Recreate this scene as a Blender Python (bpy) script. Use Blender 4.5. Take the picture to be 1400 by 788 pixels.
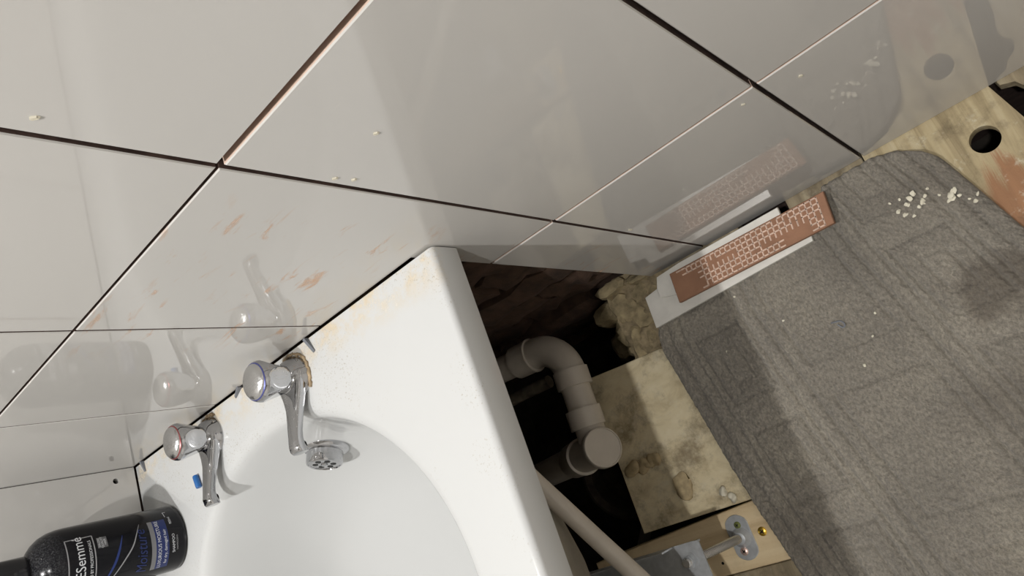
import bpy, math, random
import numpy as np
from mathutils import Vector, Matrix

random.seed(7)
rng = np.random.default_rng(7)
PI = math.pi
for o in list(bpy.data.objects):
    bpy.data.objects.remove(o)
SC = bpy.context.scene
COL = SC.collection

# ------------------------------------------------------------------ camera
cam_d = bpy.data.cameras.new('camera')
cam = bpy.data.objects.new('camera', cam_d)
COL.objects.link(cam)
cam_d.sensor_width = 36.0
cam_d.lens = 985.115 / 1400 * 36.0
cam_d.clip_start = 0.01
cx = Vector((0.70287295, -0.33559206, -0.62717429)).normalized()
cz = -Vector((-0.55226975, 0.29821955, -0.77850063)).normalized()
cy = cz.cross(cx).normalized()
M4 = Matrix((cx, cy, cz)).transposed().to_4x4()
M4.translation = (1.14155965, -0.2794987, 0.50488221 + 0.5107)
cam.matrix_world = M4
SC.camera = cam

# ------------------------------------------------------------------ world, exposure, lamps
w = bpy.data.worlds.new('world')
SC.world = w
w.use_nodes = True
w.node_tree.nodes['Background'].inputs[0].default_value = (0.9, 0.95, 1.0, 1)
w.node_tree.nodes['Background'].inputs[1].default_value = 0.05
SC.view_settings.view_transform = 'Standard'
SC.view_settings.look = 'None'
SC.view_settings.gamma = 1.0
SC.view_settings.use_curve_mapping = False
SC.view_settings.exposure = 0.0
CEIL = 2.35
LAMPS = [(0.43, -0.55, 91.0), (1.22, -0.64, 62.0)]      # two ceiling downlights


# ------------------------------------------------------------------ helpers
def tag(o, label=None, cat=None, group=None, kind=None):
    if label: o['label'] = label
    if cat: o['category'] = cat
    if group: o['group'] = group
    if kind: o['kind'] = kind
    return o


def empty(name, loc=(0, 0, 0)):
    o = bpy.data.objects.new(name, None)
    o.location = loc
    o.empty_display_size = 0.02
    COL.objects.link(o)
    return o


class MB:
    """collects geometry, then builds ONE mesh object"""
    def __init__(s):
        s.v = []; s.f = []; s.m = []

    def add(s, verts, faces, mat=0):
        b = len(s.v)
        s.v += [tuple(p) for p in verts]
        s.f += [tuple(i + b for i in f) for f in faces]
        s.m += [mat] * len(faces)
        return s

    def box(s, x0, x1, y0, y1, z0, z1, mat=0):
        return s.add([(x0, y0, z0), (x1, y0, z0), (x1, y1, z0), (x0, y1, z0), (x0, y0, z1), (x1, y0, z1), (x1, y1, z1), (x0, y1, z1)],
                     [(0, 3, 2, 1), (4, 5, 6, 7), (0, 1, 5, 4), (1, 2, 6, 5), (2, 3, 7, 6), (3, 0, 4, 7)], mat)

    def prism(s, poly, z0, z1, ch=0.0, mat=0, mside=None):
        """poly counter-clockwise in xy; top edge chamfered by ch"""
        n = len(poly)
        if mside is None: mside = mat
        P = [Vector(p) for p in poly]
        ins = []
        for i in range(n):
            a, b, c = P[i - 1], P[i], P[(i + 1) % n]
            d1 = (b - a).normalized(); d2 = (c - b).normalized()
            n1 = Vector((-d1.y, d1.x)); n2 = Vector((-d2.y, d2.x))
            q = n1 + n2
            q = q / max(0.3, 1 + n1.dot(n2))
            ins.append(b + q * ch)
        b0 = [(p.x, p.y, z0) for p in P]
        if ch > 0:
            V = b0 + [(p.x, p.y, z1 - ch) for p in P] + [(p.x, p.y, z1) for p in ins]
            F = [tuple(reversed(range(n)))] + [(i, (i + 1) % n, n + (i + 1) % n, n + i) for i in range(n)]
            s.add(V, F, mside)
            base = len(s.v) - 3 * n
            F2 = [(n + i, n + (i + 1) % n, 2 * n + (i + 1) % n, 2 * n + i) for i in range(n)] + [tuple(range(2 * n, 3 * n))]
            s.f += [tuple(i + base for i in f) for f in F2]
            s.m += [mat] * len(F2)
        else:
            V = b0 + [(p.x, p.y, z1) for p in P]
            s.add(V, [tuple(reversed(range(n)))] + [(i, (i + 1) % n, n + (i + 1) % n, n + i) for i in range(n)], mside)
            base = len(s.v) - 2 * n
            s.f.append(tuple(base + n + i for i in range(n))); s.m.append(mat)
        return s

    def tube(s, path, r, n=20, cap=True, mat=0):
        P = [Vector(p) for p in path]
        R = r if hasattr(r, '__len__') else [r] * len(P)
        T = []
        for i in range(len(P)):
            a = P[max(0, i - 1)]; b = P[min(len(P) - 1, i + 1)]
            T.append((b - a).normalized())
        up = Vector((0, 0, 1)) if abs(T[0].z) < 0.9 else Vector((1, 0, 0))
        u = T[0].cross(up).normalized()
        V = []
        for i in range(len(P)):
            u = (u - T[i] * u.dot(T[i])).normalized()
            vv = T[i].cross(u)
            for k in range(n):
                a = 2 * PI * k / n
                V.append(P[i] + (u * math.cos(a) + vv * math.sin(a)) * R[i])
        F = []
        for i in range(len(P) - 1):
            for k in range(n):
                F.append((i * n + k, i * n + (k + 1) % n, (i + 1) * n + (k + 1) % n, (i + 1) * n + k))
        if cap:
            F.append(tuple(reversed(range(n)))); F.append(tuple(range((len(P) - 1) * n, len(P) * n)))
        return s.add(V, F, mat)

    def lathe(s, prof, o=(0, 0, 0), axis=(0, 0, 1), n=40, mat=0, rf=None):
        """prof: (radius, height) pairs along the axis from o"""
        A = Vector(axis).normalized(); O = Vector(o)
        up = Vector((1, 0, 0)) if abs(A.x) < 0.9 else Vector((0, 1, 0))
        u = (up - A * up.dot(A)).normalized(); vv = A.cross(u)
        V = []
        for (r, h) in prof:
            for k in range(n):
                a = 2 * PI * k / n
                rr = rf(r, h, a) if rf else r
                V.append(O + A * h + (u * math.cos(a) + vv * math.sin(a)) * rr)
        F = []
        m = len(prof)
        for i in range(m - 1):
            for k in range(n):
                F.append((i * n + k, i * n + (k + 1) % n, (i + 1) * n + (k + 1) % n, (i + 1) * n + k))
        F.append(tuple(reversed(range(n)))); F.append(tuple(range((m - 1) * n, m * n)))
        return s.add(V, F, mat)

    def mesh(s, name, mats, smooth=None):
        me = bpy.data.meshes.new(name)
        me.from_pydata(s.v, [], s.f)
        if not isinstance(mats, (list, tuple)): mats = [mats]
        for m in mats: me.materials.append(m)
        if len(mats) > 1: me.polygons.foreach_set('material_index', s.m)
        if smooth is not None:
            me.shade_smooth()
            me.set_sharp_from_angle(angle=math.radians(smooth))
        me.update()
        return me

    def build(s, name, mats, parent=None, smooth=None):
        o = bpy.data.objects.new(name, s.mesh(name, mats, smooth))
        COL.objects.link(o)
        if parent is not None:
            o.parent = parent
            o.matrix_parent_inverse = Matrix.Translation(-parent.location) if parent.type == 'EMPTY' and parent.rotation_euler.z == 0 else Matrix()
        return o


def bez(pts, n=10):
    """Catmull-Rom through points"""
    P = [Vector(p) for p in pts]
    P = [P[0] * 2 - P[1]] + P + [P[-1] * 2 - P[-2]]
    out = []
    for i in range(1, len(P) - 2):
        for k in range(n):
            t = k / n
            a, b, c, d = P[i - 1], P[i], P[i + 1], P[i + 2]
            out.append(0.5 * ((2 * b) + (c - a) * t + (2 * a - 5 * b + 4 * c - d) * t * t + (3 * b - a - 3 * c + d) * t ** 3))
    out.append(P[-2])
    return out


# ------------------------------------------------------------------ materials
class NT:
    def __init__(s, name):
        s.m = bpy.data.materials.new(name); s.m.use_nodes = True
        s.t = s.m.node_tree; s.b = s.t.nodes['Principled BSDF']
        s.pos = None

    def n(s, typ, **kw):
        nd = s.t.nodes.new(typ)
        for k, v in kw.items():
            if k.startswith('i_'):
                nd.inputs[k[2:].replace('_', ' ')].default_value = v
            else:
                setattr(nd, k, v)
        return nd

    def l(s, a, b): s.t.links.new(a, b)

    def P(s, scale=(1, 1, 1), rot=(0, 0, 0), loc=(0, 0, 0)):
        if s.pos is None: s.pos = s.n('ShaderNodeNewGeometry')
        mp = s.n('ShaderNodeMapping')
        mp.inputs['Scale'].default_value = scale; mp.inputs['Rotation'].default_value = rot; mp.inputs['Location'].default_value = loc
        s.l(s.pos.outputs['Position'], mp.inputs['Vector'])
        return mp.outputs[0]

    def noise(s, scale, detail=4, rough=0.55, vec=None, dist=0.0):
        nd = s.n('ShaderNodeTexNoise')
        nd.inputs['Scale'].default_value = scale; nd.inputs['Detail'].default_value = detail
        nd.inputs['Roughness'].default_value = rough; nd.inputs['Distortion'].default_value = dist
        s.l(vec if vec is not None else s.P(), nd.inputs['Vector'])
        return nd.outputs['Fac']

    def ramp(s, fac, stops):
        r = s.n('ShaderNodeValToRGB')
        e = r.color_ramp.elements
        while len(e) > 1: e.remove(e[-1])
        e[0].position = stops[0][0]; e[0].color = (*stops[0][1], 1) if hasattr(stops[0][1], '__len__') else (stops[0][1],) * 3 + (1,)
        for p, c in stops[1:]:
            q = e.new(p); q.color = (*c, 1) if hasattr(c, '__len__') else (c, c, c, 1)
        s.l(fac, r.inputs[0])
        return r.outputs[0]

    def mix(s, fac, a, b, mode='MIX'):
        m = s.n('ShaderNodeMix', data_type='RGBA', blend_type=mode)
        for sock, v in ((m.inputs[0], fac), (m.inputs[6], a), (m.inputs[7], b)):
            if hasattr(v, 'is_linked'): s.l(v, sock)
            elif hasattr(v, '__len__'): sock.default_value = (*v, 1)
            else: sock.default_value = v
        return m.outputs[2]

    def math(s, op, a, b=0.0, clamp=False):
        m = s.n('ShaderNodeMath', operation=op, use_clamp=clamp)
        for sock, v in ((m.inputs[0], a), (m.inputs[1], b)):
            if hasattr(v, 'is_linked'): s.l(v, sock)
            else: sock.default_value = v
        return m.outputs[0]

    def xyz(s):
        if s.pos is None: s.pos = s.n('ShaderNodeNewGeometry')
        q = s.n('ShaderNodeSeparateXYZ'); s.l(s.pos.outputs['Position'], q.inputs[0])
        return q.outputs

    def rng(s, v, a, b, lo=0.0, hi=1.0):
        m = s.n('ShaderNodeMapRange', clamp=True)
        m.interpolation_type = 'SMOOTHSTEP'
        for i, q in enumerate((v, a, b, lo, hi)):
            if hasattr(q, 'is_linked'): s.l(q, m.inputs[i])
            else: m.inputs[i].default_value = q
        return m.outputs[0]

    def bump(s, h, strength=0.3, dist=0.001):
        b = s.n('ShaderNodeBump'); b.inputs['Strength'].default_value = strength; b.inputs['Distance'].default_value = dist
        s.l(h, b.inputs['Height']); s.l(b.outputs[0], s.b.inputs['Normal'])

    def set(s, col=None, rough=None, metal=None, **kw):
        for nm, v in (('Base Color', col), ('Roughness', rough), ('Metallic', metal)):
            if v is None: continue
            if hasattr(v, 'is_linked'): s.l(v, s.b.inputs[nm])
            elif nm == 'Base Color': s.b.inputs[nm].default_value = (*v, 1)
            else: s.b.inputs[nm].default_value = v
        for k, v in kw.items(): s.b.inputs[k.replace('_', ' ')].default_value = v
        return s.m


def simple(name, col, rough=0.5, metal=0.0, var=0.0, vs=60.0, bmp=0.0, bs=150.0, **kw):
    t = NT(name)
    c = col
    if var > 0:
        f = t.noise(vs, 5, 0.6)
        c = t.ramp(f, [(0.3, tuple(x * (1 - var) for x in col)), (0.7, tuple(min(1, x * (1 + var)) for x in col))])
    if bmp > 0: t.bump(t.noise(bs, 5, 0.6), bmp, 0.002)
    return t.set(c, rough, metal, **kw)


def mat_glaze():
    t = NT('tile_glaze')
    base = t.mix(t.noise(3.0, 3), (0.500, 0.487, 0.462), (0.540, 0.525, 0.500))
    # dried rusty adhesive smears, dragged along one direction
    v = t.P(scale=(16, 16, 60), rot=(0, math.radians(24), 0))
    s1 = t.noise(1.0, 5, 0.62, v, 0.6)
    s1 = t.rng(s1, 0.54, 0.68)
    patch = t.rng(t.noise(12.0, 2, 0.5, t.P(loc=(3.1, 0, 1.7))), 0.44, 0.56)
    X = t.xyz()
    low = t.math('MULTIPLY', t.math('MULTIPLY', t.rng(X[2], 0.79, 0.74), t.rng(X[0], 0.76, 0.70)), t.rng(X[0], 0.44, 0.52))
    m = t.math('MULTIPLY', t.math('MULTIPLY', s1, patch), low)
    base = t.mix(t.math('MULTIPLY', m, 0.75), base, (0.50, 0.27, 0.13))
    # pale scuffs of grout
    v2 = t.P(scale=(22, 22, 120), rot=(0, math.radians(-50), 0))
    s2 = t.rng(t.noise(1.0, 6, 0.65, v2, 1.0), 0.66, 0.74)
    p2 = t.rng(t.noise(4.0, 2, 0.5, t.P(loc=(9, 2, 5))), 0.52, 0.66)
    m2 = t.math('MULTIPLY', s2, p2)
    base = t.mix(t.math('MULTIPLY', m2, 0.35), base, (0.72, 0.67, 0.58))
    r = t.math('ADD', t.math('MULTIPLY', t.math('ADD', m, m2), 0.35), t.rng(t.noise(9.0, 4), 0.3, 0.8, 0.015, 0.045))
    t.bump(t.noise(5.0, 2), 0.05, 0.004)
    return t.set(base, r, 0.0, IOR=1.62)


def mat_bath():
    t = NT('bath_acrylic')
    X = t.xyz()
    white = (0.565, 0.572, 0.567)
    near = t.rng(X[1], -0.055, 0.0)                       # grime gathered along the wall joint
    g = t.math('MULTIPLY', near, t.rng(t.noise(34.0, 7, 0.75), 0.42, 0.66))
    top = t.rng(X[2], 0.495, 0.508)
    g = t.math('MULTIPLY', g, top)
    c = t.mix(t.math('MULTIPLY', g, 0.62), white, (0.60, 0.44, 0.20))
    sp = t.rng(t.noise(520.0, 2, 0.5), 0.61, 0.70)
    sp = t.math('MULTIPLY', sp, t.rng(t.noise(11.0, 4, 0.6), 0.44, 0.62))
    sp = t.math('MULTIPLY', sp, top)
    c = t.mix(t.math('MULTIPLY', sp, 0.5), c, (0.30, 0.25, 0.17))
    r = t.math('ADD', t.rng(t.noise(12.0, 5, 0.65), 0.35, 0.7, 0.08, 0.22), t.math('MULTIPLY', g, 0.3))
    return t.set(c, r, 0.0, IOR=1.49)


def mat_chrome():
    t = NT('chrome')
    f = t.noise(500.0, 4, 0.7)
    sp = t.rng(f, 0.56, 0.66)
    p = t.rng(t.noise(45.0, 3), 0.42, 0.62)
    m = t.math('MULTIPLY', sp, p)
    c = t.mix(t.math('MULTIPLY', m, 0.5), (0.50, 0.505, 0.52), (0.60, 0.59, 0.57))
    r = t.math('ADD', t.math('MULTIPLY', m, 0.3), 0.07)
    t.bump(t.noise(60.0, 2), 0.06, 0.002)
    return t.set(c, r, 1.0)


def mat_carpet():
    t = NT('carpet_pile')
    a = t.noise(5.0, 4, 0.6)
    c = t.ramp(a, [(0.30, (0.33, 0.300, 0.252)), (0.52, (0.455, 0.412, 0.342)), (0.72, (0.58, 0.525, 0.42))])
    f = t.noise(330.0, 4, 0.75, t.P(scale=(1, 0.6, 1), rot=(0, 0, 0.5)))
    c = t.mix(t.rng(f, 0.3, 0.75), t.mix(0.68, c, (0.06, 0.055, 0.048)), c)
    at = t.n('ShaderNodeAttribute', attribute_name='yarn_tone')
    c = t.mix(t.math('MULTIPLY', at.outputs['Fac'], 1.0), t.mix(0.42, c, (0.07, 0.062, 0.055)), t.mix(0.22, c, (0.50, 0.455, 0.37)))
    d = t.rng(t.noise(2.6, 3, 0.5, t.P(loc=(4.4, 1.0, 0))), 0.54, 0.66)           # damp dark stain
    c = t.mix(t.math('MULTIPLY', d, 0.32), c, (0.10, 0.08, 0.06))
    Xc = t.xyz()
    dx = t.math('DIVIDE', t.math('SUBTRACT', Xc[0], 1.075), 0.065); dy = t.math('DIVIDE', t.math('ADD', Xc[1], 0.215), 0.045)
    rr = t.math('ADD', t.math('SQRT', t.math('ADD', t.math('MULTIPLY', dx, dx), t.math('MULTIPLY', dy, dy))), t.rng(t.noise(22.0, 4), 0.3, 0.7, -0.35, 0.35))
    c = t.mix(t.math('MULTIPLY', t.rng(rr, 1.15, 0.45), 0.55), c, (0.085, 0.066, 0.050))          # spilt brown stain
    w_ = t.rng(t.noise(260.0, 3, 0.6), 0.705, 0.76)                           # dust specks
    c = t.mix(t.math('MULTIPLY', w_, 0.6), c, (0.42, 0.38, 0.29))
    t.bump(f, 1.0, 0.004)
    m = t.set(c, 0.95, 0.0)
    t.b.inputs['Sheen Weight'].default_value = 0.15
    t.b.inputs['Specular IOR Level'].default_value = 0.1
    return m


def mat_wood(name, c0, c1, c2, axis='y', dirt=(0.05, 0.035, 0.02), dirt_amt=0.5, pale=None, red=None, sc=1.0):
    t = NT(name)
    s = {'y': (70 * sc, 4 * sc, 70 * sc), 'x': (4 * sc, 70 * sc, 70 * sc), 'n': (60 * sc, 90 * sc, 60 * sc)}[axis]
    g = t.noise(1.0, 6, 0.62, t.P(scale=s), 0.5)
    c = t.ramp(g, [(0.28, c0), (0.5, c1), (0.72, c2)])
    if red is not None:
        X = t.xyz()
        k = t.math('ADD', t.rng(X[1], -0.02, -0.16, -0.15, 0.75), t.rng(g, 0.3, 0.7, -0.35, 0.35))
        c = t.mix(t.rng(k, 0.15, 0.5), c, t.mix(g, tuple(x * 0.45 for x in red), tuple(x * 1.45 for x in red)))
    d = t.rng(t.noise(14.0, 7, 0.72), 0.45 if axis == 'n' else 0.50, 0.68)
    c = t.mix(t.math('MULTIPLY', d, dirt_amt), c, dirt)
    if pale is not None:
        p = t.rng(t.noise(38.0, 7, 0.75, t.P(loc=(2, 5, 1))), 0.54, 0.70)
        c = t.mix(t.math('MULTIPLY', p, 0.6), c, pale)
    t.bump(t.math('ADD', g, t.noise(120.0, 5, 0.7)), 0.5, 0.0018)
    return t.set(c, 0.8)


GLAZE = mat_glaze()
BISCUIT = simple('tile_biscuit', (0.56, 0.42, 0.34), 0.85, var=0.12)
ADH = simple('old_adhesive', (0.085, 0.052, 0.041), 0.9, var=0.4, bmp=0.6, bs=70)
BATH = mat_bath()
SHELL = simple('fibreglass', (0.27, 0.245, 0.20), 0.65, var=0.08, bmp=0.3, bs=90)
CHROME = mat_chrome()
DARK = simple('black_void', (0.006, 0.006, 0.006), 0.6)
CARPET = mat_carpet()
PLASTIC = simple('white_waste_plastic', (0.56, 0.51, 0.44), 0.36, var=0.06, vs=30)
GREYPL = simple('grey_plastic', (0.16, 0.17, 0.19), 0.45)
BLUE = simple('blue_plastic', (0.02, 0.12, 0.36), 0.4)
STEEL = simple('zinc_steel', (0.50, 0.52, 0.54), 0.36, 0.45, var=0.15, vs=80)
PAINT = simple('white_paint', (0.62, 0.60, 0.57), 0.7)
CEILP = simple('ceiling_paint', (0.72, 0.71, 0.69), 0.8)
SOIL = simple('soil', (0.030, 0.024, 0.018), 0.95, var=0.5, vs=40, bmp=1.0, bs=60)
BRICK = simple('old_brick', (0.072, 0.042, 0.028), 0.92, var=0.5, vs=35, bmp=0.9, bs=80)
STONE = simple('lime_stone', (0.31, 0.25, 0.145), 0.92, var=0.45, vs=45, bmp=0.9, bs=140)
MORTAR = simple('lime_mortar', (0.27, 0.215, 0.13), 0.95, var=0.45, vs=60, bmp=1.0, bs=90)
PLASTER = simple('plaster_white', (0.66, 0.62, 0.50), 0.9, var=0.1)
SEAL = simple('aged_sealant', (0.30, 0.22, 0.13), 0.6, var=0.5, vs=130, bmp=0.5, bs=200)

# ------------------------------------------------------------------ room shell
RX, RY = 1.95, -1.75          # far right wall, front wall

mb = MB()
mb.box(-0.1, RX, 0.013, 0.15, 0.512, CEIL)
mb.box(0.676, RX, 0.013, 0.15, -0.35, 0.512)
mb.box(-0.1, 0.676, 0.040, 0.15, -0.35, 0.512)
wall_back = tag(mb.build('wall_back', ADH), 'end wall of brick clad in large glossy off-white tiles', kind='structure')


def tile_mesh(poly, th=0.009, dirty_top=False):
    """poly in (x, z), facing -y, glazed front, biscuit sides"""
    m = MB().prism([(p[0], p[1]) for p in poly], 0.0, th, 0.0009, 0, 1)
    for k, f in enumerate(m.f):          # upright edges are smeared with old adhesive
        q = [m.v[i] for i in f]
        if m.m[k] == 1 and (max(p[0] for p in q) - min(p[0] for p in q) < 1e-6 or dirty_top): m.m[k] = 2
    m.v = [(a, th - c, b) for (a, b, c) in m.v]
    return m


def rect(x0, x1, z0, z1): return [(x0, z0), (x1, z0), (x1, z1), (x0, z1)]


# vertical joints (x) with half widths, horizontal joints (z) with half widths
VX = [(-0.002, 0.0), (0.2640, 0.0017), (0.5140, 0.0017), (0.7773, 0.0022), (1.0202, 0.0022), (1.281, 0.0015), (1.54, 0.0015), (RX, 0.0)]
HZ = [(0.001, 0.0), (0.3870, 0.0021), (0.7673, 0.0026), (1.150, 0.0016), (1.533, 0.0016), (1.916, 0.0016), (CEIL, 0.0)]
for i in range(len(VX) - 1):
    for j in range(len(HZ) - 1):
        x0 = VX[i][0] + VX[i][1]; x1 = VX[i + 1][0] - VX[i + 1][1]
        z0 = HZ[j][0] + HZ[j][1]; z1 = HZ[j + 1][0] - HZ[j + 1][1]
        if i < 3 and j == 1: z1 = 0.7673 - 0.0012
        if i < 3 and j == 2: z0 = 0.7673 + 0.0012
        if j == 0:
            if i < 2: continue
            poly = rect(max(x0, 0.680), x1, z0, z1)
        elif j == 1 and i < 2: poly = rect(x0, x1, 0.5120, z1)
        elif j == 1 and i == 2:
            poly = [(x0, 0.5120), (0.680, 0.5120), (0.680, z0), (x1, z0), (x1, z1), (x0, z1)]
        elif i == 2 or i == 3:
            # the joint over the crossing widens upwards
            poly = rect(x0, x1, z0, z1)
        else: poly = rect(x0, x1, z0, z1)
        tile_mesh(poly, dirty_top=(i < 3 and j == 1)).build('tile', [GLAZE, BISCUIT, ADH], wall_back)

# bare brickwork under the bath
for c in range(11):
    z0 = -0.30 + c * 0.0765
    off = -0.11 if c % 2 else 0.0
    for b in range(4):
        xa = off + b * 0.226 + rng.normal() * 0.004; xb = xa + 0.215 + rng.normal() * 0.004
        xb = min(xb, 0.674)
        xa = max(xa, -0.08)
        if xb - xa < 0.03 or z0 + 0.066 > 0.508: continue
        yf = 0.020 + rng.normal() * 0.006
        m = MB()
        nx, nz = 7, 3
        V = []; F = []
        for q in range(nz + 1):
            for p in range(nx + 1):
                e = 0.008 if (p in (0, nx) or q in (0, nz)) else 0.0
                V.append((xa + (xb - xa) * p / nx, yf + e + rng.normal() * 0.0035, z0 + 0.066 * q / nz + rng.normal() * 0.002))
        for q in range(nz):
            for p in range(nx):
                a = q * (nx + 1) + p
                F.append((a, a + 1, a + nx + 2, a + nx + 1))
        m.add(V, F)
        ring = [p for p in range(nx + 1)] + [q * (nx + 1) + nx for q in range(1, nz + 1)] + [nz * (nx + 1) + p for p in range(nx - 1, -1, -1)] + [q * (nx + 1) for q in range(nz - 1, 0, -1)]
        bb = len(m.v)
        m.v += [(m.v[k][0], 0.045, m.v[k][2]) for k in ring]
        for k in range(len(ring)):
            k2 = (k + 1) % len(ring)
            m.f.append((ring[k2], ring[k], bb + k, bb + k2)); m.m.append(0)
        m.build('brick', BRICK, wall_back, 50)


def rock_mesh(name, sx, sy, sz, seed, mat, rough=0.16, n=12, m_=8, pw=0.72, sm=55):
    r = np.random.default_rng(seed)
    k = r.normal(size=(6, 3)) * 2.2; ph = r.random(6) * 6.28
    mbk = MB(); V = []; F = []
    for i in range(m_ + 1):
        th = PI * i / m_
        for j in range(n):
            a = 2 * PI * j / n
            d = Vector((math.sin(th) * math.cos(a), math.sin(th) * math.sin(a), math.cos(th)))
            q = 1 + rough * sum(math.sin(k[t][0] * d.x + k[t][1] * d.y + k[t][2] * d.z + ph[t]) for t in range(6)) / 2.0
            # squarish
            d2 = Vector([math.copysign(abs(e) ** pw, e) for e in d])
            V.append((d2.x * sx * q, d2.y * sy * q, d2.z * sz * q))
    for i in range(m_):
        for j in range(n):
            F.append((i * n + j, (i + 1) * n + j, (i + 1) * n + (j + 1) % n, i * n + (j + 1) % n))
    mbk.add(V, F)
    return mbk.mesh(name, mat, sm)


def place(name, me, loc, rot=(0, 0, 0), parent=None, scale=(1, 1, 1)):
    o = bpy.data.objects.new(name, me)
    COL.objects.link(o)
    o.location = loc; o.rotation_euler = rot; o.scale = scale
    if parent is not None: o.parent = parent
    return o


# footing stones and mortar at the wall's foot, beside the hole
m = MB()
NXm, NYm = 26, 26
V = []; F = []
for j in range(NYm + 1):
    for i in range(NXm + 1):
        x = 0.555 + 0.16 * i / NXm; y = 0.03 - 0.145 * j / NYm
        z = -0.0095 + 0.003 * math.sin(x * 90 + 2) * math.cos(y * 75) + rng.normal() * 0.0022
        if x < 0.59: z -= (0.59 - x) * 4.0
        V.append((x, y, z))
for j in range(NYm):
    for i in range(NXm):
        a = j * (NXm + 1) + i
        F.append((a, a + NXm + 1, a + NXm + 2, a + 1))
m.add(V, F)
m.build('mortar_bed', MORTAR, wall_back, 60)
for k, (x, y, z, sx, sy, sz, rz) in enumerate([
        (0.611, -0.022, -0.018, 0.021, 0.030, 0.014, 0.25), (0.642, -0.044, -0.018, 0.023, 0.021, 0.012, 0.4), (0.608, -0.080, -0.020, 0.0115, 0.034, 0.015, -0.12),
        (0.632, -0.080, -0.019, 0.013, 0.015, 0.012, 0.3), (0.645, -0.010, -0.017, 0.021, 0.014, 0.011, 0.6), (0.606, 0.016, -0.012, 0.030, 0.013, 0.016, 0.1),
        (0.672, -0.026, -0.018, 0.012, 0.018, 0.010, 0.1), (0.655, 0.012, -0.012, 0.022, 0.010, 0.012, -0.1), (0.580, -0.050, -0.050, 0.022, 0.024, 0.020, 0.6),
        (0.562, -0.010, -0.050, 0.030, 0.022, 0.024, 0.1), (0.578, -0.078, -0.070, 0.018, 0.018, 0.018, 0.9), (0.545, -0.060, -0.090, 0.028, 0.026, 0.024, 0.3),
        (0.660, -0.078, -0.020, 0.012, 0.018, 0.010, 0.2)]):
    place('stone', rock_mesh('stone', sx, sy, sz, 100 + k, STONE, 0.17, 9, 6, 0.66, 22), (x, y, z), (rng.normal() * 0.08, rng.normal() * 0.08, rz), wall_back)

# side wall, tiled, with a drilled hole
mb = MB().box(-0.15, -0.012, RY, 0.013, -0.35, CEIL)
wall_left = tag(mb.build('wall_left', ADH), 'side wall along the bath clad in glossy off-white tiles', kind='structure')
for j, (z0, z1) in enumerate([(0.5126, 0.766), (0.769, 1.149), (1.1515, 1.532), (1.5345, 1.915), (1.9175, CEIL)]):
    for i in range(7):
        y1 = -0.001 - i * 0.252; y0 = y1 - 0.249
        y0 = max(y0, RY)
        if y1 - y0 < 0.02: continue
        if i == 0 and j == 0:
            hy, hz, hr, n = -0.0175, 0.541, 0.0042, 16
            mbt = MB()
            # front face with a real round hole: ring of quads out to a frame, then border quads
            fr = []
            for k in range(n):
                a = 2 * PI * k / n
                dx, dz = math.cos(a), math.sin(a); sc_ = 0.011 / max(abs(dx), abs(dz))
                fr.append((hy + dx * sc_, hz + dz * sc_))
            rg = [(hy + math.cos(2 * PI * k / n) * hr, hz + math.sin(2 * PI * k / n) * hr) for k in range(n)]
            V = [(0, p[0], p[1]) for p in rg] + [(0, p[0], p[1]) for p in fr] + [(-0.02, p[0], p[1]) for p in rg]
            F = [(k, n + k, n + (k + 1) % n, (k + 1) % n) for k in range(n)] + [(k, (k + 1) % n, 2 * n + (k + 1) % n, 2 * n + k) for k in range(n)]
            mbt.add(V, F, 0)
            a0, a1, b0, b1 = hy - 0.011, hy + 0.011, hz - 0.011, hz + 0.011
            for (p0, p1, q0, q1) in ((y0, a0, z0, z1), (a1, y1, z0, z1), (a0, a1, z0, b0), (a0, a1, b1, z1)):
                mbt.add([(0, p0, q0), (0, p1, q0), (0, p1, q1), (0, p0, q1)], [(0, 1, 2, 3)], 0)
            mbt.add([(0, y0, z0), (0, y1, z0), (-0.009, y1, z0), (-0.009, y0, z0)], [(3, 2, 1, 0)], 1)
            mbt.add([(0, y0, z1), (0, y1, z1), (-0.009, y1, z1), (-0.009, y0, z1)], [(0, 1, 2, 3)], 1)
            mbt.add([(0, y0, z0), (0, y0, z1), (-0.009, y0, z1), (-0.009, y0, z0)], [(0, 1, 2, 3)], 1)
            tl = mbt.build('tile', [GLAZE, BISCUIT], wall_left)
            MB().lathe([(0.0042, 0), (0.0042, 0.001)], (-0.0118, hy, hz), (1, 0, 0), 16).build('drilled_hole', DARK, tl)
            continue
        m = MB().prism(rect(y0, y1, z0, z1), 0.0, 0.009, 0.0009, 0, 1)
        m.v = [(c - 0.009, a, b) for (a, b, c) in m.v]
        m.build('tile', [GLAZE, BISCUIT], wall_left)

tag(MB().box(RX, RX + 0.1, RY - 0.1, 0.15, -0.35, CEIL).build('wall_right', PAINT), 'plain painted wall opposite the bath', kind='structure')
tag(MB().box(-0.15, RX, RY - 0.1, RY, -0.35, CEIL).build('wall_front', PAINT), 'plain painted wall at the far end of the bath', kind='structure')
tag(MB().box(-0.15, RX + 0.1, RY - 0.1, 0.15, CEIL, CEIL + 0.1).build('ceiling', CEILP), 'plain white ceiling with recessed downlights', kind='structure')

# ------------------------------------------------------------------ floor: bare ground below, boards on it
m = MB(); V = []; F = []
n = 70
for j in range(n + 1):
    for i in range(n + 1):
        x = -0.1 + (RX + 0.1) * (i / n) ** 1.25; y = 0.14 - (0.14 - RY) * (j / n) ** 1.4
        V.append((x, y, -0.26 + 0.03 * math.sin(x * 21) * math.cos(y * 17) + rng.normal() * 0.008))
for j in range(n):
    for i in range(n):
        a = j * (n + 1) + i
        F.append((a, a + n + 1, a + n + 2, a + 1))
floor = tag(m.add(V, F).build('floor', SOIL, None, 60), 'bare dark ground and old boards of the opened floor', kind='structure')

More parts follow.
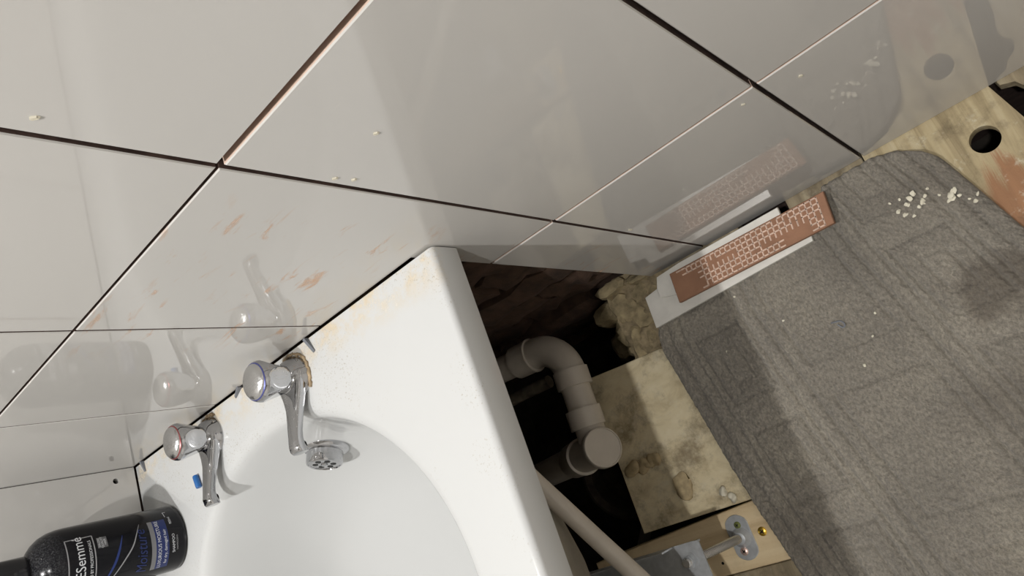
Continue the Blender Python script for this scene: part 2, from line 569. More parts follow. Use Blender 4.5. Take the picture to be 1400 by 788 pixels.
OLD = mat_wood('old_pale_board', (0.20, 0.155, 0.085), (0.40, 0.325, 0.19), (0.52, 0.45, 0.30), 'y', dirt_amt=0.45, pale=(0.60, 0.56, 0.44), red=(0.29, 0.15, 0.075), sc=0.8)
TAN = mat_wood('dirty_chipboard', (0.56, 0.46, 0.285), (0.72, 0.62, 0.41), (0.78, 0.69, 0.49), 'n', dirt=(0.14, 0.095, 0.05), dirt_amt=0.70, pale=(0.68, 0.62, 0.47), sc=0.4)
DUST = mat_wood('dusty_board', (0.15, 0.12, 0.075), (0.27, 0.22, 0.14), (0.38, 0.33, 0.22), 'y', dirt_amt=0.6, pale=(0.45, 0.41, 0.32))
NEW = mat_wood('fresh_batten', (0.50, 0.37, 0.21), (0.66, 0.52, 0.32), (0.72, 0.59, 0.38), 'x', dirt_amt=0.12, sc=0.7)

# tan board beside the hole
b_tan = MB().prism([(0.489, -0.357), (0.80, -0.357), (0.80, -0.104), (0.655, -0.112), (0.640, -0.106), (0.560, -0.103), (0.496, -0.099)], -0.026, -0.005, 0.0012).build('floorboard', TAN, floor)
tag(b_tan, 'stained tan chipboard piece')
# board at the wall's right with a bored hole: cut as a polygon with a keyhole
hx, hy, hr = 1.143, -0.054, 0.0165
m = MB(); n = 32
x0, x1, ya, yb = 1.02, 1.177, 0.010, -0.115
ring = [(hx + hr * math.cos(2 * PI * k / n), hy + hr * math.sin(2 * PI * k / n)) for k in range(n)]
fr = []
for k in range(n):
    a = 2 * PI * k / n
    dx, dy = math.cos(a), math.sin(a); s_ = 0.026 / max(abs(dx), abs(dy)); fr.append((hx + dx * s_, hy + dy * s_))
zt, zb = -0.003, -0.024
m.add([(p[0], p[1], zt) for p in ring] + [(p[0], p[1], zt) for p in fr] + [(p[0], p[1], zb) for p in ring],
      [(k, n + k, n + (k + 1) % n, (k + 1) % n) for k in range(n)] + [(k, (k + 1) % n, 2 * n + (k + 1) % n, 2 * n + k) for k in range(n)])
q0, q1, r0, r1 = hx - 0.026, hx + 0.026, hy - 0.026, hy + 0.026


def slant(y): return 1.1755 - 0.23 * (y + 0.005)          # right edge runs slightly askew


YE = -1.1
m.add([(x0, ya, zt), (x0, r0, zt), (q0, r0, zt), (q0, ya, zt)], [(0, 1, 2, 3)])
m.add([(q1, ya, zt), (q1, r0, zt), (slant(r0), r0, zt), (slant(ya), ya, zt)], [(0, 1, 2, 3)])
m.add([(q0, ya, zt), (q0, r1, zt), (q1, r1, zt), (q1, ya, zt)], [(0, 1, 2, 3)])
m.add([(x0, r0, zt), (x0, YE, zt), (slant(YE), YE, zt), (slant(r0), r0, zt), (q1, r0, zt), (q0, r0, zt)], [(0, 1, 2, 3, 4, 5)])
m.add([(slant(ya), ya, zt), (slant(YE), YE, zt), (slant(YE), YE, zb), (slant(ya), ya, zb)], [(0, 1, 2, 3)])
bh = m.build('floorboard', OLD, floor)
tag(bh, 'worn old floorboard with a round bored hole')
# joist seen through the hole and in the gap
MB().box(1.02, 1.95, -0.215, -0.160, -0.20, -0.028).build('joist', DUST, floor)
MB().box(0.30, 1.02, -0.45, -0.40, -0.20, -0.028).build('joist', DUST, floor)
# broken board past the gap
edge = [(1.181, 0.012), (1.184, -0.004), (1.198, -0.009), (1.203, -0.018), (1.214, -0.024), (1.219, -0.036), (1.212, -0.045), (1.210, -0.055), (1.217, -0.075), (1.238, -0.2), (1.30, -1.1)]
MB().prism(edge + [(1.45, -1.1), (1.45, 0.012)], -0.026, -0.004, 0.001).build('floorboard', DUST, floor)
# boards hidden under the carpet and further out
for (xa, xb, yy0, yy1) in ((0.676, 0.815, -0.104, -0.034), (0.80, 0.905, -1.7, -0.030), (0.908, 1.018, -1.7, 0.010), (1.455, 1.62, -1.7, 0.01), (1.624, 1.79, -1.7, 0.01), (1.794, 1.945, -1.7, 0.01)):
    if xa == 0.676: xb = 0.798
    MB().prism([(xa, yy0), (xb, yy0), (xb, yy1), (xa, yy1)], -0.026, -0.005, 0.0012).build('floorboard', DUST, floor)
MB().prism([(0.40, -1.7), (0.797, -1.7), (0.797, -0.447), (0.40, -0.447)], -0.026, -0.006, 0.0012).build('floorboard', DUST, floor)
# dusty strip at the wall foot, with a black gap left open at x 0.83..0.89
MB().prism([(0.700, -0.030), (0.825, -0.030), (0.835, 0.012), (0.70, 0.012)], -0.026, -0.007, 0.001).build('floorboard', DUST, floor)

# fresh batten that carries the bath's foot
bat = tag(MB().prism([(0.385, -0.377), (0.386, -0.440), (0.598, -0.445), (0.705, -0.445), (0.705, -0.357)], -0.04, 0.001, 0.0012).build('wooden_batten', NEW),
          'pale new wooden batten under the bath foot, in front of the carpet edge', 'batten')
MB().lathe([(0.0022, 0), (0.0018, 0.0004)], (0.6005, -0.4275, 0.0009), (0, 0, 1), 12).build('nail_hole', DARK, bat)

# ------------------------------------------------------------------ bathtub
bath = tag(empty('bathtub', (0.355, -0.85, 0.0)), 'white acrylic bathtub with dirty rim set into the tiled corner', 'bathtub')
N = 176
BX = 0.366
YN, YF = -0.31, -1.38


def stadium(a, b):
    """half-ellipse ends; one point per angle parameter"""
    sh = max(0.0, 0.12 - b)            # low loops draw their end arcs in instead of folding
    be = max(b, 0.12)
    pts = []
    for k in range(N):
        t = 2 * PI * k / N
        c, s_ = math.cos(t), math.sin(t)
        if abs(s_) < 1e-9: s_ = 0.0
        pts.append((BX + a * c, (YN - sh + be * s_) if s_ >= 0 else (YF + sh + be * s_)))
    return pts


# outer rectangle mapped on the same parameter: walk the perimeter so that corners are hit exactly
def outer(x0, x1, y0, y1):
    pts = []
    for k in range(N):
        t = 2 * PI * k / N
        c, s_ = math.cos(t), math.sin(t)
        cyy = 0.5 * (y0 + y1)
        # project the stadium direction onto the rectangle, corners snapped
        q = N // 8
        kk = k % N
        if kk <= q:            # right side up to near-right corner
            f = kk / q; pts.append((x1, YN + (y1 - YN) * f))
        elif kk <= 3 * q:      # near end
            f = (kk - q) / (2 * q); pts.append((x1 + (x0 - x1) * f, y1))
        elif kk <= 4 * q:      # left side
            f = (kk - 3 * q) / q; pts.append((x0, y1 + (YN - y1) * f))
        elif kk <= 5 * q:
            f = (kk - 4 * q) / q; pts.append((x0, YF + (y0 - YF) * f))
        elif kk <= 7 * q:
            f = (kk - 5 * q) / (2 * q); pts.append((x0 + (x1 - x0) * f, y0))
        else:
            f = (kk - 7 * q) / q; pts.append((x1, y0 + (YF - y0) * f))
    return pts


ZR = 0.5107
OX0, OX1, OY0, OY1 = 0.0015, 0.709, -1.70, -0.0015
loops = []


def L(pts, z): loops.append([(p[0], p[1], z) for p in pts])


def inset(d): return outer(OX0 + d * 0.2, OX1 - d, OY0 + d, OY1 - d * 0.15)


# lip from the inside bottom, round the outside, over the deck and down into the tub
L(inset(0.006), 0.478); L(inset(0.006), 0.4735); L(inset(0.001), 0.4725); L(inset(0.0), 0.4745)
L(inset(0.0008), 0.499)
for k in range(7):
    a = k / 6 * PI / 2
    L(inset(0.0012 + 0.007 * (1 - math.cos(a))), 0.5035 + 0.0072 * math.sin(a))
prof = [(0.512, 0.283, 0.2620), (0.5106, 0.273, 0.2520), (0.5092, 0.2665, 0.2450), (0.5065, 0.2620, 0.2400), (0.502, 0.2585, 0.2365), (0.495, 0.2555, 0.2335), (0.48, 0.2515, 0.2295), (0.46, 0.2475, 0.2240),
        (0.43, 0.2425, 0.2160), (0.39, 0.2360, 0.2030), (0.34, 0.2250, 0.1720), (0.29, 0.2100, 0.1260), (0.24, 0.1920, 0.0700), (0.20, 0.1720, 0.0200), (0.17, 0.1480, -0.03), (0.150, 0.1200, -0.075),
        (0.140, 0.0900, -0.11), (0.136, 0.05, -0.15), (0.134, 0.015, -0.18)]
prof = [(z if z >= 0.34 else 0.34 - (0.34 - z) * 0.68, a, b) for z, a, b in prof]
for z, a, b in prof[1:]:
    L(stadium(a, b), z if z < 0.5107 else ZR)
V = []; F = []
for lp in loops: V += lp
for i in range(len(loops) - 1):
    for k in range(N):
        F.append((i * N + k, i * N + (k + 1) % N, (i + 1) * N + (k + 1) % N, (i + 1) * N + k))
F.append(tuple((len(loops) - 1) * N + k for k in range(N)))
tub = MB().add(V, F).build('tub', BATH, bath, 38)
# underside shell
loops = []
L(inset(0.0062), 0.478)
L(inset(0.0062), 0.498)
L(stadium(0.283, 0.262), 0.499)
for z, a, b in prof[6:]:
    L(stadium(a + 0.009, b + 0.009), z - 0.008)
V = []; F = []
for lp in loops: V += lp
for i in range(len(loops) - 1):
    for k in range(N):
        F.append((i * N + k, (i + 1) * N + k, (i + 1) * N + (k + 1) % N, i * N + (k + 1) % N))
F.append(tuple(reversed([(len(loops) - 1) * N + k for k in range(N)])))
MB().add(V, F).build('underside_shell', SHELL, bath, 38)

# overflow
ov = Vector((0.334, -0.0990, 0.414)); nv = Vector((-0.05, -0.945, 0.325)).normalized()
of = MB().lathe([(0.032, -0.006), (0.0325, 0.001), (0.031, 0.0035), (0.0275, 0.0055), (0.0242, 0.0065), (0.0240, 0.020), (0.0230, 0.0225), (0.0210, 0.0235), (0.0203, 0.0222), (0.001, 0.0222)], ov, nv, 56).build('overflow_cover', CHROME, bath, 35)
uu = Vector((1, 0, 0)); uu = (uu - nv * uu.dot(nv)).normalized(); vv = nv.cross(uu)
for k in range(6):
    a = k * PI / 3 + 0.25
    c = ov + nv * 0.0222 + (uu * math.cos(a) + vv * math.sin(a)) * 0.0118
    MB().lathe([(0.0038, -0.0005), (0.0038, 0.0004)], c, nv, 18).build('drain_hole', DARK, of)
MB().lathe([(0.0045, 0.0), (0.0042, 0.0015), (0.003, 0.0022)], ov + nv * 0.0222, nv, 20).build('screw', CHROME, of, 40)

# leg of the bath: cross bar, threaded rod, foot plate
ft = Vector((0.645, -0.401, 0.001)); tp = Vector((0.637, -0.394, 0.150))
ax = (tp - ft).normalized()
m = MB()
for (x0_, x1_, y0_, y1_, z0_, z1_) in ((0.12, 0.660, -0.425, -0.371, 0.148, 0.150), (0.12, 0.620, -0.373, -0.371, 0.150, 0.178), (0.12, 0.620, -0.425, -0.423, 0.150, 0.178)):
    m.box(x0_, x1_, y0_, y1_, z0_, z1_)
m.add([(0.655, -0.371, 0.148), (0.662, -0.371, 0.148), (0.662, -0.371, 0.156), (0.655, -0.371, 0.156), (0.655, -0.373, 0.148), (0.662, -0.373, 0.148), (0.662, -0.373, 0.156), (0.655, -0.373, 0.156)],
      [(0, 1, 2, 3), (7, 6, 5, 4), (0, 4, 5, 1), (1, 5, 6, 2), (2, 6, 7, 3), (3, 7, 4, 0)])
m.build('leg_bar', STEEL, bath)
pr_ = []
h = 0.004
while h < 0.158:
    pr_ += [(0.0052, h), (0.0062, h + 0.0018), (0.0052, h + 0.0036)]
    h += 0.0038
rod = MB().lathe(pr_, ft, ax, 20).build('leg_rod', simple('bright_thread', (0.72, 0.73, 0.74), 0.22, 0.95), bath, 50)


def hexnut(c, a, r=0.0095, hgt=0.007):
    mm = MB()
    mm.lathe([(r, 0), (r, hgt)], c, a, 6)
    return mm


hexnut(ft + ax * 0.1375, ax).build('nut', STEEL, rod)
hexnut(ft + ax * 0.1495, ax, 0.0085, 0.004).build('nut', STEEL, rod)
MB().lathe([(0.0125, 0), (0.0125, 0.0012)], ft + ax * 0.1492, ax, 28).build('washer', STEEL, rod, 40)
m = MB()
pl = []
for k in range(24):
    a = 2 * PI * k / 24
    px = 0.0175 * math.copysign(min(1, abs(math.cos(a)) * 1.25), math.cos(a)); py = 0.032 * math.copysign(abs(math.sin(a)) ** 0.8, math.sin(a))
    pl.append((ft.x + px, ft.y + py))
m.prism(pl, 0.001, 0.0032, 0.0007)
m.lathe([(0.0145, 0.002), (0.0125, 0.005), (0.0095, 0.0085), (0.0088, 0.0105), (0.006, 0.0112)], (ft.x, ft.y, 0.001), (0, 0, 1), 28)
foot = m.build('leg_foot', STEEL, bath, 40)
PINKS = simple('pale_screw', (0.75, 0.55, 0.48), 0.35, 0.7)
GREENS = simple('corroded_screw', (0.16, 0.18, 0.05), 0.6, 0.3)
BRASS = simple('yellow_zinc', (0.78, 0.50, 0.08), 0.3, 0.9)


def screw(name, loc, r, mat, parent):
    s_ = MB().lathe([(r, 0), (r, 0.0008), (r * 0.75, 0.0020), (r * 0.2, 0.0022)], loc, (0, 0, 1), 24).build(name, mat, parent, 40)
    c = MB()
    for a in (0.5, 0.5 + PI / 2):
        d = Vector((math.cos(a), math.sin(a), 0)); e = Vector((-d.y, d.x, 0))
        o_ = Vector(loc) + Vector((0, 0, 0.00235))
        c.add([o_ - d * r * 0.5 - e * r * 0.13, o_ + d * r * 0.5 - e * r * 0.13, o_ + d * r * 0.5 + e * r * 0.13, o_ - d * r * 0.5 + e * r * 0.13], [(0, 1, 2, 3)])
    c.build('cross_slot', DARK, s_ if parent is None or parent.type != 'MESH' or parent.parent is None else parent)
    return s_


screw('screw', (0.641, -0.4195, 0.003), 0.0058, PINKS, foot)
screw('screw', (0.647, -0.3835, 0.003), 0.0050, GREENS, foot)
bs = screw('brass_screw', (0.6775, -0.4010, 0.001), 0.0064, BRASS, None)
tag(bs, 'yellow cross-head screw in the pale batten at the carpet edge', 'screw')


# ------------------------------------------------------------------ taps
def handle_r(az0):
    def f(r, h, a):
        d = np.interp(h, [0.0, 0.006, 0.014, 0.022, 0.030, 0.034], [0.0158, 0.0160, 0.0178, 0.0203, 0.0232, 0.03])
        best = r
        for k in range(5):
            da = (a - az0 - k * 2 * PI / 5 + PI) % (2 * PI) - PI
            if abs(da) < 1.0: best = min(best, d / math.cos(da))
        return best
    return f


def make_tap(loc, ringcol, label, sealant):
    t = tag(empty('bath_tap', loc), label, 'tap', 'pair of chrome bath taps')
    X0, Y0, Z0 = loc
    m = MB()
    # pillar body on the deck
    m.lathe([(0.0262, 0.0), (0.0262, 0.0022), (0.0245, 0.0045), (0.0232, 0.009), (0.0205, 0.0145), (0.0165, 0.0180), (0.0140, 0.0195), (0.0135, 0.026)], loc, (0, 0, 1), 44)
    body = m.build('body', CHROME, t, 45)
    # spout: rounded-rectangle sections swept forward (-y), dipping at its mouth
    secs = []
    for (yy, zlo, zhi, wd) in ((0.0225, 0.0, 0.008, 0.010), (0.016, 0.0, 0.0125, 0.0185), (0.0, 0.0, 0.0165, 0.0232), (-0.013, 0.0003, 0.0172, 0.0208), (-0.024, 0.0012, 0.0180, 0.0168), (-0.036, 0.0045, 0.0198, 0.0130), (-0.050, 0.0095, 0.0232, 0.0108),
                               (-0.064, 0.0140, 0.0265, 0.0095), (-0.073, 0.0155, 0.0285, 0.0090), (-0.080, 0.0150, 0.0298, 0.0092), (-0.086, 0.0128, 0.0288, 0.0097), (-0.0885, 0.0128, 0.0262, 0.0095)):
        zz = (zlo + zhi) / 2; hg = (zhi - zlo) / 2
        ring_ = []
        for k in range(24):
            a = 2 * PI * k / 24
            ex = 0.62
            ring_.append((X0 + wd * math.copysign(abs(math.cos(a)) ** ex, math.cos(a)), Y0 + yy - (0.004 if math.sin(a) > 0 and yy < -0.07 else 0) * 0.0, Z0 + zz + hg * math.copysign(abs(math.sin(a)) ** ex, math.sin(a))))
        secs.append(ring_)
    V = [p for r_ in secs for p in r_]; F = []
    for i in range(len(secs) - 1):
        for k in range(24):
            F.append((i * 24 + k, (i + 1) * 24 + k, (i + 1) * 24 + (k + 1) % 24, i * 24 + (k + 1) % 24))
    F.append(tuple(range(24))); F.append(tuple(reversed([(len(secs) - 1) * 24 + k for k in range(24)])))
    sp = MB().add(V, F).build('spout', CHROME, t, 50)
    MB().lathe([(0.0066, 0), (0.0066, 0.0004)], (X0, Y0 - 0.0815, Z0 + 0.0142), (0, 0, -1), 20).build('mouth', DARK, sp)
    # handle
    zh = Z0 + 0.0170
    m = MB()
    pr = [(0.0140, 0.0), (0.0165, 0.001), (0.0178, 0.003), (0.0190, 0.006), (0.0200, 0.009), (0.0210, 0.012), (0.0218, 0.015), (0.0225, 0.018), (0.0231, 0.021), (0.0236, 0.024), (0.0239, 0.027), (0.0240, 0.030), (0.0238, 0.033), (0.0228, 0.0362), (0.0214, 0.0378)]
    m.lathe(pr, (X0, Y0, zh), (0, 0, 1), 100, 0, handle_r(math.radians(-14)))
    hd = m.build('handle', CHROME, t, 26)
    MB().lathe([(0.0216, 0.0370), (0.0216, 0.0382), (0.0208, 0.0388), (0.019, 0.0386)], (X0, Y0, zh), (0, 0, 1), 48).build('colour_ring', ringcol, hd, 40)
    MB().lathe([(0.0204, 0.0380), (0.0202, 0.0395), (0.0185, 0.0415), (0.0150, 0.0432), (0.0100, 0.0444), (0.004, 0.0450), (0.0006, 0.0451)], (X0, Y0, zh), (0, 0, 1), 44).build('index_cap', CAPM, hd, 40)
    # ring of old sealant on the deck
    m = MB(); path = []; rr = []
    r2 = np.random.default_rng(int(X0 * 1000))
    a0, a1 = sealant
    for k in range(41):
        a = math.radians(a0 + (a1 - a0) * k / 40)
        q = 0.0278 + r2.normal() * 0.0007
        path.append((X0 + q * math.cos(a), min(Y0 + q * math.sin(a) * 1.05, -0.0045), Z0 + 0.001)); rr.append(0.0013 + abs(r2.normal()) * 0.0008)
    m.tube(path, rr, 8)
    m.build('sealant_bead', SEAL, t, 50)
    return t


CAPM = simple('chrome_satin', (0.66, 0.66, 0.66), 0.22, 1.0, bmp=0.25, bs=260)
RINGB = simple('blue_ring', (0.10, 0.11, 0.30), 0.3, 0.6)
RINGR = simple('red_ring', (0.30, 0.09, 0.09), 0.3, 0.6)
make_tap((0.446, -0.036, ZR), RINGB, 'chrome tap with blue handle ring, above the round overflow', (-40, 150))
make_tap((0.239, -0.036, ZR), RINGR, 'chrome tap with red handle ring, between the blue-ringed tap and the shampoo', (60, 130))

# ------------------------------------------------------------------ shampoo bottle
BLK = simple('black_bottle', (0.012, 0.012, 0.014), 0.22, var=0.3, vs=50, bmp=0.05, bs=90)
BLKC = simple('black_cap', (0.006, 0.006, 0.008), 0.12)
GREYI = simple('silver_print', (0.30, 0.30, 0.31), 0.4)
WHTI = simple('white_print', (0.62, 0.63, 0.65), 0.5)
NAVY = simple('navy_print', (0.006, 0.018, 0.105), 0.35)
BLUEI = simple('blue_print', (0.010, 0.028, 0.15), 0.35)
t_ = NT('black_bottle_droplets_painted_sheen')
f_ = t_.rng(t_.noise(520.0, 5, 0.75), 0.42, 0.72)
X_ = t_.xyz()
sh = t_.rng(X_[2], 0.652, 0.676)
g_ = t_.math('MULTIPLY', f_, t_.math('MULTIPLY', sh, 0.34))
c_ = t_.mix(g_, (0.006, 0.006, 0.008), (0.16, 0.165, 0.17))  # grey reflection with fine droplets painted into the shoulder colour
BLK = t_.set(c_, t_.math('ADD', 0.16, t_.math('MULTIPLY', g_, 0.5)))
t_.b.inputs['Specular IOR Level'].default_value = 0.22
BO = (0.0765, -0.1290, ZR)
BR = 0.0445
bot = tag(empty('shampoo_bottle', BO), 'black shampoo bottle with white and blue lettering standing in the bath corner', 'bottle')
bb_ = MB().lathe([(0.036, 0.0), (0.041, 0.0006), (0.0435, 0.003), (BR, 0.008), (BR, 0.138), (0.0440, 0.147), (0.0420, 0.157), (0.0380, 0.166), (0.0320, 0.1735), (0.0250, 0.1790), (0.0200, 0.1815), (0.0195, 0.184)], BO, (0, 0, 1), 64).build('body', BLK, bot, 50)
cp = MB().lathe([(0.0200, 0.1825), (0.0208, 0.1835), (0.0208, 0.214), (0.0195, 0.2165), (0.0195, 0.218), (0.0208, 0.219), (0.0208, 0.232), (0.0195, 0.234), (0.001, 0.234)], BO, (0, 0, 1), 48).build('cap', BLKC, bot, 40)


def wrap(P, off=0.0004, th0=math.radians(-15)):
    out = []
    for (u, v) in P:
        th = th0 + u / BR
        out.append((BO[0] + (BR + off) * math.cos(th), BO[1] + (BR + off) * math.sin(th), BO[2] + v))
    return out


def strip(name, line, wd, mat, parent, off=0.0004, th0=math.radians(-15)):
    """flat printed line following (u, v) points"""
    P = [Vector(p) for p in line]
    a_, b_ = [], []
    for i in range(len(P)):
        d = (P[min(i + 1, len(P) - 1)] - P[max(0, i - 1)]).normalized(); nn = Vector((-d.y, d.x))
        wi = wd[i] if hasattr(wd, '__len__') else wd
        a_.append(P[i] + nn * wi / 2); b_.append(P[i] - nn * wi / 2)
    V = wrap(a_, off, th0) + wrap(b_, off, th0); n_ = len(P)
    return MB().add(V, [(i, n_ + i, n_ + i + 1, i + 1) for i in range(n_ - 1)]).build(name, mat, parent)


def text(name, body, size, u, v, mat, parent, align='CENTER', sx=1.0, shear=0.0, off=0.0006, th0=math.radians(-15)):
    cu = bpy.data.curves.new(name, 'FONT')
    cu.body = body; cu.size = size; cu.align_x = align; cu.shear = shear; cu.resolution_u = 3
    ob = bpy.data.objects.new(name, cu); COL.objects.link(ob)
    dg = bpy.context.evaluated_depsgraph_get()
    me = bpy.data.meshes.new_from_object(ob.evaluated_get(dg))
    bpy.data.objects.remove(ob); bpy.data.curves.remove(cu)
    P = [(u + q.co.x * sx, v + q.co.y) for q in me.vertices]
    W = wrap(P, off, th0)
    for q, p in zip(me.vertices, W): q.co = p
    me.materials.clear(); me.materials.append(mat)
    o = bpy.data.objects.new(name, me); COL.objects.link(o)
    o.parent = parent; o.matrix_parent_inverse = Matrix.Translation(-parent.location) if parent.type == 'EMPTY' else Matrix()
    return o


def ulin(u0, v0, u1, v1, n_=14): return [(u0 + (u1 - u0) * k / n_, v0 + (v1 - v0) * k / n_) for k in range(n_ + 1)]


# boxed brand name with a line under it
for ln in (ulin(-0.033, 0.1500, 0.033, 0.1500), ulin(-0.033, 0.1190, 0.033, 0.1190), ulin(-0.033, 0.1187, -0.033, 0.1503), ulin(0.033, 0.1187, 0.033, 0.1503)):
    strip('label_frame', ln, 0.0013, GREYI, bot)
text('lettering', 'TRESemmé', 0.0165, 0.0, 0.1310, WHTI, bot, sx=0.92)
text('lettering', 'USED BY PROFESSIONALS', 0.0050, 0.0, 0.1222, WHTI, bot, sx=0.95)
MB().add(wrap([(0.014 + 0.014 * (k % 8) / 7, 0.1030 if k < 8 else 0.1150) for k in range(16)], 0.0004), [(k, k + 1, k + 9, k + 8) for k in range(7)]).build('label_patch', simple('grey_patch', (0.10, 0.10, 0.105), 0.5), bot)
text('lettering', 'SALON\nQUALITY\nHAIR', 0.0036, 0.021, 0.1118, WHTI, bot)
# swooshes
sw = [(p.x, p.y) for p in bez([(-0.050, 0.108, 0), (-0.030, 0.099, 0), (-0.010, 0.086, 0), (0.006, 0.074, 0), (0.020, 0.067, 0), (0.034, 0.060, 0)], 8)]
strip('swoosh', sw, [0.0004 + 0.0012 * math.sin(PI * k / (len(sw) - 1)) for k in range(len(sw))], GREYI, bot, 0.0006)
sw2 = [(p.x, p.y) for p in bez([(-0.052, 0.113, 0), (-0.030, 0.106, 0), (-0.008, 0.096, 0), (0.010, 0.089, 0), (0.024, 0.084, 0)], 8)]
strip('swoosh', sw2, [0.0004 + 0.0026 * math.sin(PI * k / (len(sw2) - 1)) for k in range(len(sw2))], BLUEI, bot)
text('lettering', 'Moisture', 0.0190, -0.004, 0.0560, NAVY, bot, sx=0.85, shear=0.25)
MB().add(wrap([(-0.034 + 0.068 * (k % 15) / 14, 0.0440 if k < 15 else 0.0500) for k in range(30)], 0.0003), [(k, k + 1, k + 16, k + 15) for k in range(14)]).build('label_band', simple('grey_band', (0.17, 0.17, 0.175), 0.45), bot)
MB().add(wrap([(-0.034 + 0.068 * (k % 15) / 14, 0.0270 if k < 15 else 0.0440) for k in range(30)], 0.0003), [(k, k + 1, k + 16, k + 15) for k in range(14)]).build('label_band', NAVY, bot)
text('lettering', 'LUXURIOUS MOISTURE', 0.0066, 0.0, 0.0372, WHTI, bot, sx=0.95)
text('lettering', 'for dry, damaged hair', 0.0056, -0.004, 0.0298, WHTI, bot, sx=0.95)
text('lettering', 'SHAMPOO', 0.0052, -0.002, 0.0190, WHTI, bot)
text('lettering', 'SHAMPOOING', 0.0030, -0.002, 0.0148, GREYI, bot)
text('lettering', '900ml', 0.0046, 0.030, 0.0190, WHTI, bot)
strip('label_frame', ulin(0.037, 0.024, 0.046, 0.024), 0.0008, WHTI, bot)
strip('label_frame', ulin(0.046, 0.024, 0.046, 0.020), 0.0008, WHTI, bot)

# small bits on the rim
bp = MB().lathe([(0.0036, 0), (0.0040, 0.002), (0.0040, 0.016), (0.0034, 0.0178), (0.0016, 0.0180)], (0.1825, -0.0875, ZR + 0.0040), (-0.20, 0.98, 0), 16).build('wall_plug', BLUE, None, 40)
tag(bp, 'small blue plastic wall plug lying on the rim beside the red-ringed tap', 'wall plug')
for (x, y, dx, dy, ln_, lab) in ((0.488, -0.012, 0.35, -0.93, 0.020, 'small grey plastic wedge stuck behind the blue-ringed tap'),
                                 (0.322, -0.004, -0.80, -0.35, 0.020, 'small grey plastic wedge stuck between the two taps'),
                                 (0.032, -0.010, 0.05, -1.0, 0.016, 'small grey plastic wedge stuck in the corner above the shampoo')):
    d = Vector((dx, dy, 0)).normalized(); e = Vector((-d.y, d.x, 0)) * 0.0018
    c0 = Vector((x, y, ZR)) - d * ln_ / 2; c1 = Vector((x, y, ZR)) + d * ln_ / 2
    up = Vector((0, 0, 1))
    V = [c0 - e, c1 - e, c1 + e, c0 + e, c0 - e + up * 0.006, c1 - e + up * 0.0015, c1 + e + up * 0.0015, c0 + e + up * 0.006]
    o = MB().add(V, [(0, 3, 2, 1), (4, 5, 6, 7), (0, 1, 5, 4), (1, 2, 6, 5), (2, 3, 7, 6), (3, 0, 4, 7)]).build('plastic_wedge', GREYPL)
    tag(o, lab, 'wedge', 'plastic tile wedges along the rim')

# ------------------------------------------------------------------ pipework in the hole
wp = tag(empty('waste_pipe', (0.50, -0.2, 0.0)), 'white plastic waste pipe with elbow and round access cap in the floor hole', 'pipe')
PZ = 0.058
el = []
cxp, cyp, rad = 0.4585, -0.0865, 0.0530
for k in range(15):
    a = math.radians(96 - 96 * k / 14)
    el.append((cxp + rad * math.cos(a), cyp + rad * math.sin(a), PZ))
s0 = Vector(el[0]); e0 = Vector(el[-1])
d0 = Vector((-0.99, 0.06, -0.02)).normalized()
d1 = Vector((-0.06, -1.0, 0.0)).normalized()
tc = Vector((0.500, -0.2155, 0.058)); ta = Vector((0.84, -0.02, 0.54)).normalized()
MB().tube([s0 + d0 * 0.03, s0 + d0 * 0.36], 0.0222, 28).build('pipe', PLASTIC, wp, 40)
el_o = MB().tube([s0 + d0 * 0.004] + el + [e0 + d1 * 0.004], 0.0255, 28).build('elbow', PLASTIC, wp, 40)
MB().tube([s0 + d0 * 0.036, s0 + d0 * 0.002], 0.0278, 28).build('collar', PLASTIC, el_o, 40)
MB().tube([s0 + d0 * 0.001, s0 - d0 * 0.003], 0.0292, 28).build('collar_rim', PLASTIC, el_o, 40)
MB().tube([e0 - d1 * 0.002, e0 + d1 * 0.026], 0.0288, 28).build('collar', PLASTIC, el_o, 40)
MB().tube([e0 + d1 * 0.02, tc + Vector((0.006, 0, 0))], 0.0238, 28).build('pipe', PLASTIC, wp, 40)
tee = MB().lathe([(0.0262, -0.060), (0.0262, 0.036)], tc, ta, 36).build('tee', PLASTIC, wp, 40)
q = e0 + d1 * 0.062
MB().tube([q, q + d1 * 0.030], 0.0284, 28).build('collar', PLASTIC, tee, 40)
MB().lathe([(0.0270, -0.094), (0.0285, -0.092), (0.0285, -0.054), (0.0302, -0.053), (0.0302, -0.047), (0.0275, -0.046)], tc, ta, 36).build('collar', PLASTIC, tee, 40)
MB().lathe([(0.0298, 0.024), (0.0310, 0.0255), (0.0310, 0.0355), (0.0300, 0.0372), (0.0284, 0.0376), (0.0278, 0.0366), (0.001, 0.0366)], tc, ta, 48).build('access_cap', PLASTIC, wp, 40)
MB().lathe([(0.0245, -0.30), (0.0245, -0.075)], tc, ta, 28).build('pipe', PLASTIC, wp, 40)

CLAY = simple('dark_clay', (0.055, 0.040, 0.028), 0.85, var=0.4, bmp=0.7, bs=90)
cl = MB().lathe([(0.062, -0.12), (0.064, 0.0), (0.082, 0.002), (0.084, 0.04), (0.078, 0.044), (0.066, 0.040), (0.060, 0.0)], (0.425, -0.255, -0.15), (0.2, -0.1, 1), 36).build('clay_socket', CLAY, None, 40)
tag(cl, 'dark clay drain socket below the round access cap', 'drain')
o = MB().tube([(0.36, -0.430, -0.13), (0.42, -0.385, -0.09), (0.478, -0.335, -0.06), (0.53, -0.27, -0.06)], 0.009, 14).build('thin_pipe', simple('dull_grey_pipe', (0.16, 0.145, 0.12), 0.5), None, 40)
tag(o, 'thin dull grey pipe crossing the dark hole beside the chipboard', 'pipe')
o = MB().tube([(0.18, -0.075, 0.020), (0.44, -0.078, 0.020)], 0.011, 16).build('thin_pipe', simple('dusty_pipe', (0.13, 0.11, 0.08), 0.6, var=0.5), None, 40)
